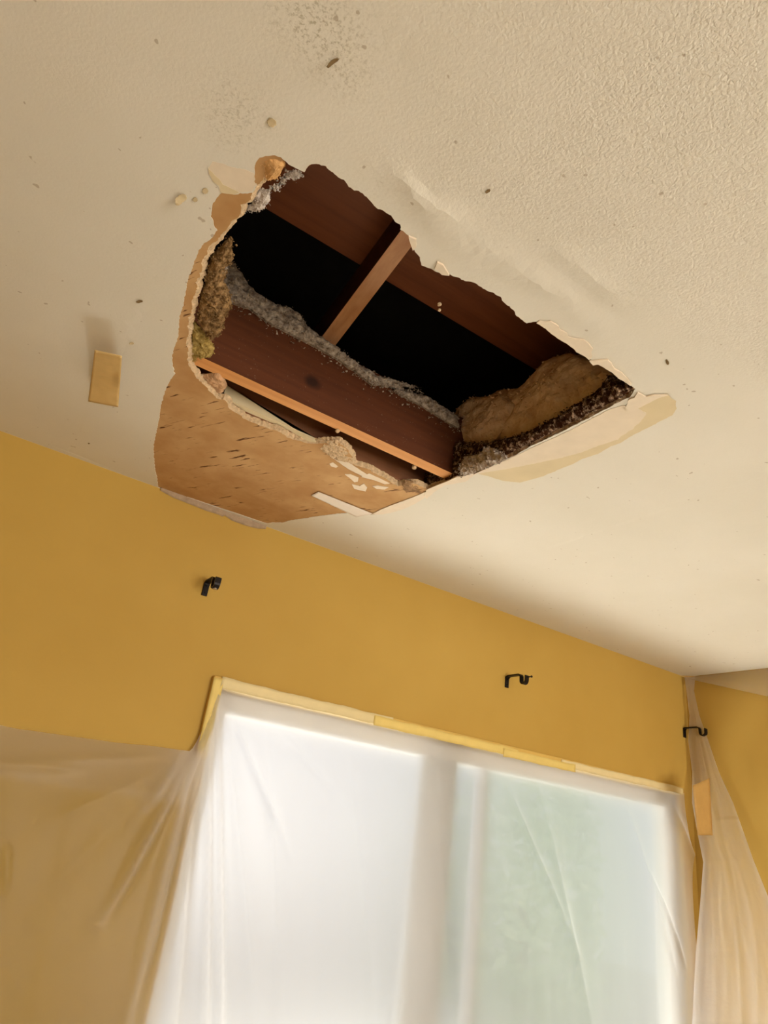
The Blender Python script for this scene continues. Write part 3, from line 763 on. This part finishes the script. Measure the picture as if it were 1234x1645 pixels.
# ------------------------------------------------------------------ curtain rod brackets
def bracket(x, z, lab, screw, length):
    root = empty('curtain_bracket', (x, YW, z))
    tag(root, lab, 'bracket', 'curtain rod brackets on the yellow wall')
    bm = bmesh.new(); box(bm, (x-.0095, YW-.005, z-.032), (x+.0095, YW-.0002, z+.012), None, .0015)
    bmobj('mounting_plate', bm, MBLK, root)
    for dz in (-.02, .002):
        bm = bmesh.new(); bmesh.ops.create_cone(bm, cap_ends=True, segments=12, radius1=.0035, radius2=.0028, depth=.003, matrix=Matrix.Translation((x, YW-.006, z+dz)) @ Matrix.Rotation(math.pi/2, 4, 'X'))
        bmobj('screw', bm, MBLK, root)
    # flat bar: arm out, down, round and up
    pts = [(0.003, .004), (.006, .010), (.012, .013), (length-.010, .013), (length-.004, .011), (length, .005), (length+.001, -.012)]
    R_ = .014
    for k in range(1, 9):
        a = math.pi+math.pi*k/8
        pts.append((length+.001+R_+R_*math.cos(a), -.012+R_*math.sin(a)))
    pts.append((length+.001+2*R_, .006))
    bm = bmesh.new(); prev = None; wd_ = .0095; th = .005
    for i, (d, h) in enumerate(pts):
        a = pts[max(0, i-1)]; b = pts[min(len(pts)-1, i+1)]
        t = Vector((b[0]-a[0], b[1]-a[1])).normalized(); nn = Vector((-t.y, t.x))*th/2
        k = [bm.verts.new((x+sx*wd_, YW-(d+sn*nn.x), z+h+sn*nn.y)) for sx, sn in ((-1, -1), (1, -1), (1, 1), (-1, 1))]
        if prev:
            for q in range(4): bm.faces.new((prev[q], prev[(q+1) % 4], k[(q+1) % 4], k[q]))
        else: bm.faces.new(k)
        prev = k
    bm.faces.new(prev)
    bmobj('bracket_arm', bm, MBLK, root)
    if screw == 'long':
        bm = bmesh.new(); c = Vector((x, YW-(length+2*R_+.013), z-.001))
        bmesh.ops.create_cone(bm, cap_ends=True, segments=12, radius1=.0025, radius2=.0025, depth=.028, matrix=Matrix.Translation(c) @ Matrix.Rotation(math.pi/2, 4, 'X'))
        bmesh.ops.create_uvsphere(bm, u_segments=12, v_segments=8, radius=.0045, matrix=Matrix.Translation(c+Vector((0, -.014, 0))))
        bmobj('thumb_screw', bm, MBLK, root)
    if screw == 'end':
        bm = bmesh.new(); c = Vector((x, YW-(length+R_+.002), z-.024))
        bmesh.ops.create_cone(bm, cap_ends=True, segments=16, radius1=.007, radius2=.007, depth=.012, matrix=Matrix.Translation(c))
        o = bmobj('thumb_screw', bm, MSCR, root); o['label'] = 'shiny metal screw end'
    return root
for (px, py), lab, sc_, ln in (((331, 942), 'short black curtain bracket above the upper left corner of the window', 'end', .078), ((814, 1092), 'black hooked curtain bracket with a screw, above the middle of the window', 'long', .085), ((1099, 1174), 'black hooked curtain bracket beside the room corner, in front of hanging plastic', None, .085)):
    p = onw(px, py); bracket(p.x, p.z, lab, sc_, ln)

# ------------------------------------------------------------------ plastic sheeting
def W2(px, py): p = onw(px, py, YW-.03); return (p.x, p.z)
G = W2(312, 1210)
cre = [  # a, b, amplitude, width
    (W2(310, 1212), W2(165, 1480), .030, .012), (W2(312, 1215), W2(205, 1645), .040, .014), (W2(300, 1212), W2(235, 1300), .014, .012),
    (W2(352, 1105), W2(352, 1800), .022, .010), (W2(338, 1180), W2(322, 1800), .026, .012), (W2(318, 1220), W2(262, 1800), .02, .02),
    (W2(356, 1108), W2(470, 1390), .018, .014), (W2(420, 1140), W2(560, 1300), .010, .02), (W2(360, 1120), W2(410, 1700), .02, .03),
    (W2(-60, 1222), W2(150, 1238), .010, .012), (W2(0, 1225), W2(300, 1212), .012, .016), (W2(60, 1180), W2(305, 1208), .010, .012),
    (W2(300, 1215), W2(60, 1330), .006, .03), (W2(300, 1218), W2(20, 1480), .006, .05), (W2(12, 1350), W2(8, 1440), .008, .006),
    (W2(430, 1130), W2(445, 1700), .012, .03), (W2(560, 1165), W2(600, 1700), .012, .05), (W2(800, 1220), W2(935, 1560), .014, .02),
    (W2(860, 1230), W2(955, 1700), .014, .03), (W2(1000, 1265), W2(1090, 1600), .02, .04), (W2(1080, 1275), W2(1190, 1645), .03, .03),
    (W2(1040, 1400), W2(1100, 1560), .02, .015), (W2(700, 1200), W2(720, 1700), .01, .04),
]
def film_off(x, z):
    o = 0
    for a, b, am, wd_ in cre:
        d, t = segd((x, z), a, b)
        if d < wd_*5:
            o += am*math.exp(-d/wd_)*min(1, t*3+.15)*min(1, (1-t)*3.5)
    drop = max(0, (WZ1-z))
    o += .035*drop + .005*min(1, drop*3)*fbm((x*3, z*1.2, 4), 2)
    o += .0025*min(1, drop*4)*fbm((x*12, z*3, 8), 2)
    return o
def gather_haze(x, z):
    g = 0
    for a, b, am, wd_ in cre[:6]:
        d, t = segd((x, z), a, b)
        g += .42*math.exp(-(d/(wd_*.9))**2)*(1-.4*t)  # whitens bunched creases, with their highlights painted in as haze
    r = math.hypot(x-G[0], z-G[1])
    g += .25*math.exp(-(r/.08)**2)
    d, t = segd((x, z), W2(312, 1215), W2(110, 1760))
    g += .16*math.exp(-(d/.10)**2)*t  # broad extra haze painted for window light bleeding past its left edge
    # doubled edge under the tape on the left wall
    if x < G[0]:
        t0 = CZ+.125
        g += .16*max(0, min(1, (z-(t0-.13))/.02))
    return min(.55, g)
def film_sheet(name, x0, x1, nx, top, z1, nz, base, lab, edge=None):
    vs = []; ga = []
    for i in range(nx+1):
        x = x0+(x1-x0)*i/nx; zt_ = top(x)
        for j in range(nz+1):
            t = j/nz; z = zt_+(z1-zt_)*t
            f = film_off(x, z)
            y = YW-base-max(-.003, f*min(1, t*14))
            vs.append((x, y, z)); ga.append(gather_haze(x, z))
    fc = [(i*(nz+1)+j, i*(nz+1)+j+1, (i+1)*(nz+1)+j+1, (i+1)*(nz+1)+j) for i in range(nx) for j in range(nz)]
    me = mesh_from(name, vs, fc)
    a = me.attributes.new('gather_haze', 'FLOAT', 'POINT'); a.data.foreach_set('value', ga)
    o = link(name, me, MFILM, None, True); return o
def top1(x):
    if x < G[0]-.01:
        k = max(0, min(1, (x-(-.1))/(G[0]+.1)))
        return onw(0, 1163).z+(G[1]+.005-onw(0, 1163).z)*k + .004*fbm((x*6, 0, 0), 2)-.01*math.sin(math.pi*k)
    k = max(0, min(1, (x-G[0]+.01)/.045))
    return G[1]+.005+(WZ1+.004-G[1])*k**1.6
o = film_sheet('plastic_sheet', -1.3, 3.03, 560, top1, .03, 240, .0175, '')
tag(o, 'translucent plastic sheet taped over the window and lower left wall', 'plastic sheet')
# film hanging in the right corner: twisted at the ceiling, widening downwards
Lp = [(1100,1088),(1103,1110),(1108,1150),(1106,1190),(1112,1240),(1112,1290),(1122,1345),(1130,1385),(1125,1450),(1118,1530),(1112,1645),(1105,1900)]
Rp = [(1117,1088),(1115,1110),(1124,1150),(1138,1190),(1155,1240),(1178,1290),(1196,1340),(1210,1380),(1234,1440),(1262,1530),(1290,1645),(1330,1900)]
def interp(pl, t):
    t *= len(pl)-1; i = min(len(pl)-2, int(t)); f = t-i
    return (pl[i][0]*(1-f)+pl[i+1][0]*f, pl[i][1]*(1-f)+pl[i+1][1]*f)
rows = []; ga = []
NR, NC = 220, 48
for i in range(NR+1):
    t = i/NR; a = interp(Lp, t); b = interp(Rp, t)
    o_ = .008+.32*max(0, t-.28); PL = onw(a[0], a[1], YW-o_); PR = at(b[0], b[1], 0, XR-.02-.04*t)
    if t < .3: PR = onw(b[0], b[1], YW-o_)
    if .3 <= t < .5:
        q = (t-.3)/.2; PR = onw(b[0], b[1], YW-o_).lerp(PR, q)
    if PR.x > XR-.03: PR = at(b[0], b[1], 0, XR-.03)
    if PL.x > XR-.035: PL = at(a[0], a[1], 0, XR-.035)
    r = []
    for j in range(NC+1):
        s = j/NC; p = PL.lerp(PR, s)
        k = math.sin(math.pi*s)
        f = (.010*math.sin(s*13+t*5+2*fbm((s*2, t*3, 1), 2))+.014*fbm((s*5, t*4, 2), 3))*k*(.05+t*t*1.1)
        r.append(p+Vector((-abs(f)*.7, -abs(f)-.0, 0)))
        ga.append(.10+.10*abs(math.sin(s*9+t*3)) + .22*math.exp(-(s/.05)**2)+.22*math.exp(-((1-s)/.05)**2) + (.2*max(0, 1-t*6))+.3*max(0, t-.45))
    rows.append(r)
vs = [p for r in rows for p in r]; nc = NC+1
fc = [(i*nc+j, i*nc+j+1, (i+1)*nc+j+1, (i+1)*nc+j) for i in range(NR) for j in range(NC)]
me = mesh_from('plastic_sheet', vs, fc); a = me.attributes.new('gather_haze', 'FLOAT', 'POINT'); a.data.foreach_set('value', ga)
o = link('plastic_sheet', me, MFILM2, None, True); tag(o, 'narrow twisted plastic sheet hanging down the right room corner from the ceiling', 'plastic sheet')
# film taped to the top of the right wall
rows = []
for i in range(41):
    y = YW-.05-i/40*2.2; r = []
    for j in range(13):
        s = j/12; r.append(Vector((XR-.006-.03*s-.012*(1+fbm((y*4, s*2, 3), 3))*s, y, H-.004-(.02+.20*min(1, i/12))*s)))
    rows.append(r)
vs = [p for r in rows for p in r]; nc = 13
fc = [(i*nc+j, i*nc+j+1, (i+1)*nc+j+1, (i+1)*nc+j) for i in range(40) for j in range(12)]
me = mesh_from('plastic_sheet', vs, fc); a = me.attributes.new('gather_haze', 'FLOAT', 'POINT'); a.data.foreach_set('value', [.15]*len(vs)); o = link('plastic_sheet', me, MFILM2, None, True)
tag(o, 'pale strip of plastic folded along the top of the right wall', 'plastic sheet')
# tape bits in the corner
p = onc(1101, 1087)
rows = [[onc(1086+31*i/8, 1085+1.0*i/8+j*3.0, H-.0015-.001*j-.002*abs(fbm((i*.6, j, 1), 2))) for j in range(4)] for i in range(9)]
o = strip_sheet('masking_tape', rows, MTAPE, .0006); tag(o, 'small beige tape holding the plastic at the ceiling corner', 'tape')
rows = []
for i in range(14):
    t = i/13; a = (1113+8*t, 1262+80*t); b = (1140+5*t, 1250+92*t)
    rows.append([onw(a[0]+(b[0]-a[0])*j/6, a[1]+(b[1]-a[1])*j/6, YW-.19-.006*fbm((t*3, j*.4, 3), 2)) for j in range(7)])
o = strip_sheet('masking_tape', rows, mat_plain('tan_masking_tape', lin(192, 152, 88), .6, .05, 30, .1, .0005), .0006); tag(o, 'beige tape length stuck on the plastic at the right side of the window', 'tape')

# ------------------------------------------------------------------ outside
bm = bmesh.new(); box(bm, (-6, YW+T, -.3), (12, 14, -.05)); struct(bmobj('patio_ground', bm, mat_plain('pale_paving', lin(214, 206, 194), .9, .08, 4, .2)))
bm = bmesh.new(); box(bm, (-4, 5.0, -.05), (3.9, 5.2, 3.6)); o = bmobj('garden_wall', bm, mat_plain('white_render', lin(226, 226, 236), .9, .02, 3, .1)); tag(o, 'bright white garden wall blurred behind the left window half', 'wall')
def shrub(c, r, seed, mat, lab):
    rnd = random.Random(seed); vs = []; fc = []
    for _ in range(3200):
        d = Vector((rnd.gauss(0, 1), rnd.gauss(0, 1), rnd.gauss(0, 1))).normalized()
        q = Vector(c)+Vector((d.x*r[0], d.y*r[1], d.z*r[2]))*rnd.uniform(.75, 1.05)*(1+.2*noise.noise(d*3))
        s = rnd.uniform(.05, .09); a = Vector((rnd.gauss(0, 1), rnd.gauss(0, 1), rnd.gauss(0, 1))).normalized(); b = a.orthogonal().normalized(); k = len(vs)
        vs += [q-a*s, q+b*s*.5, q+a*s, q-b*s*.5]; fc.append((k, k+1, k+2, k+3))
    me = mesh_from('garden_shrub', vs, fc)
    root = empty('garden_shrub', (c[0], c[1], -.05)); tag(root, lab, 'shrub')
    link('foliage', me, mat, root, False)
    bm = bmesh.new(); bmesh.ops.create_cone(bm, cap_ends=True, segments=10, radius1=.06, radius2=.04, depth=c[2]+.05, matrix=Matrix.Translation((c[0], c[1], (c[2]-.05)/2)))
    bmobj('stem', bm, MDK, root)
ML = mat_plain('pale_green_leaf', lin(224, 240, 212), .7, .15, 8, 0)
shrub((4.3, 4.35, 1.2), (.65, .45, 1.3), 1, ML, 'pale green shrub blurred behind the plastic on the right half of the window')
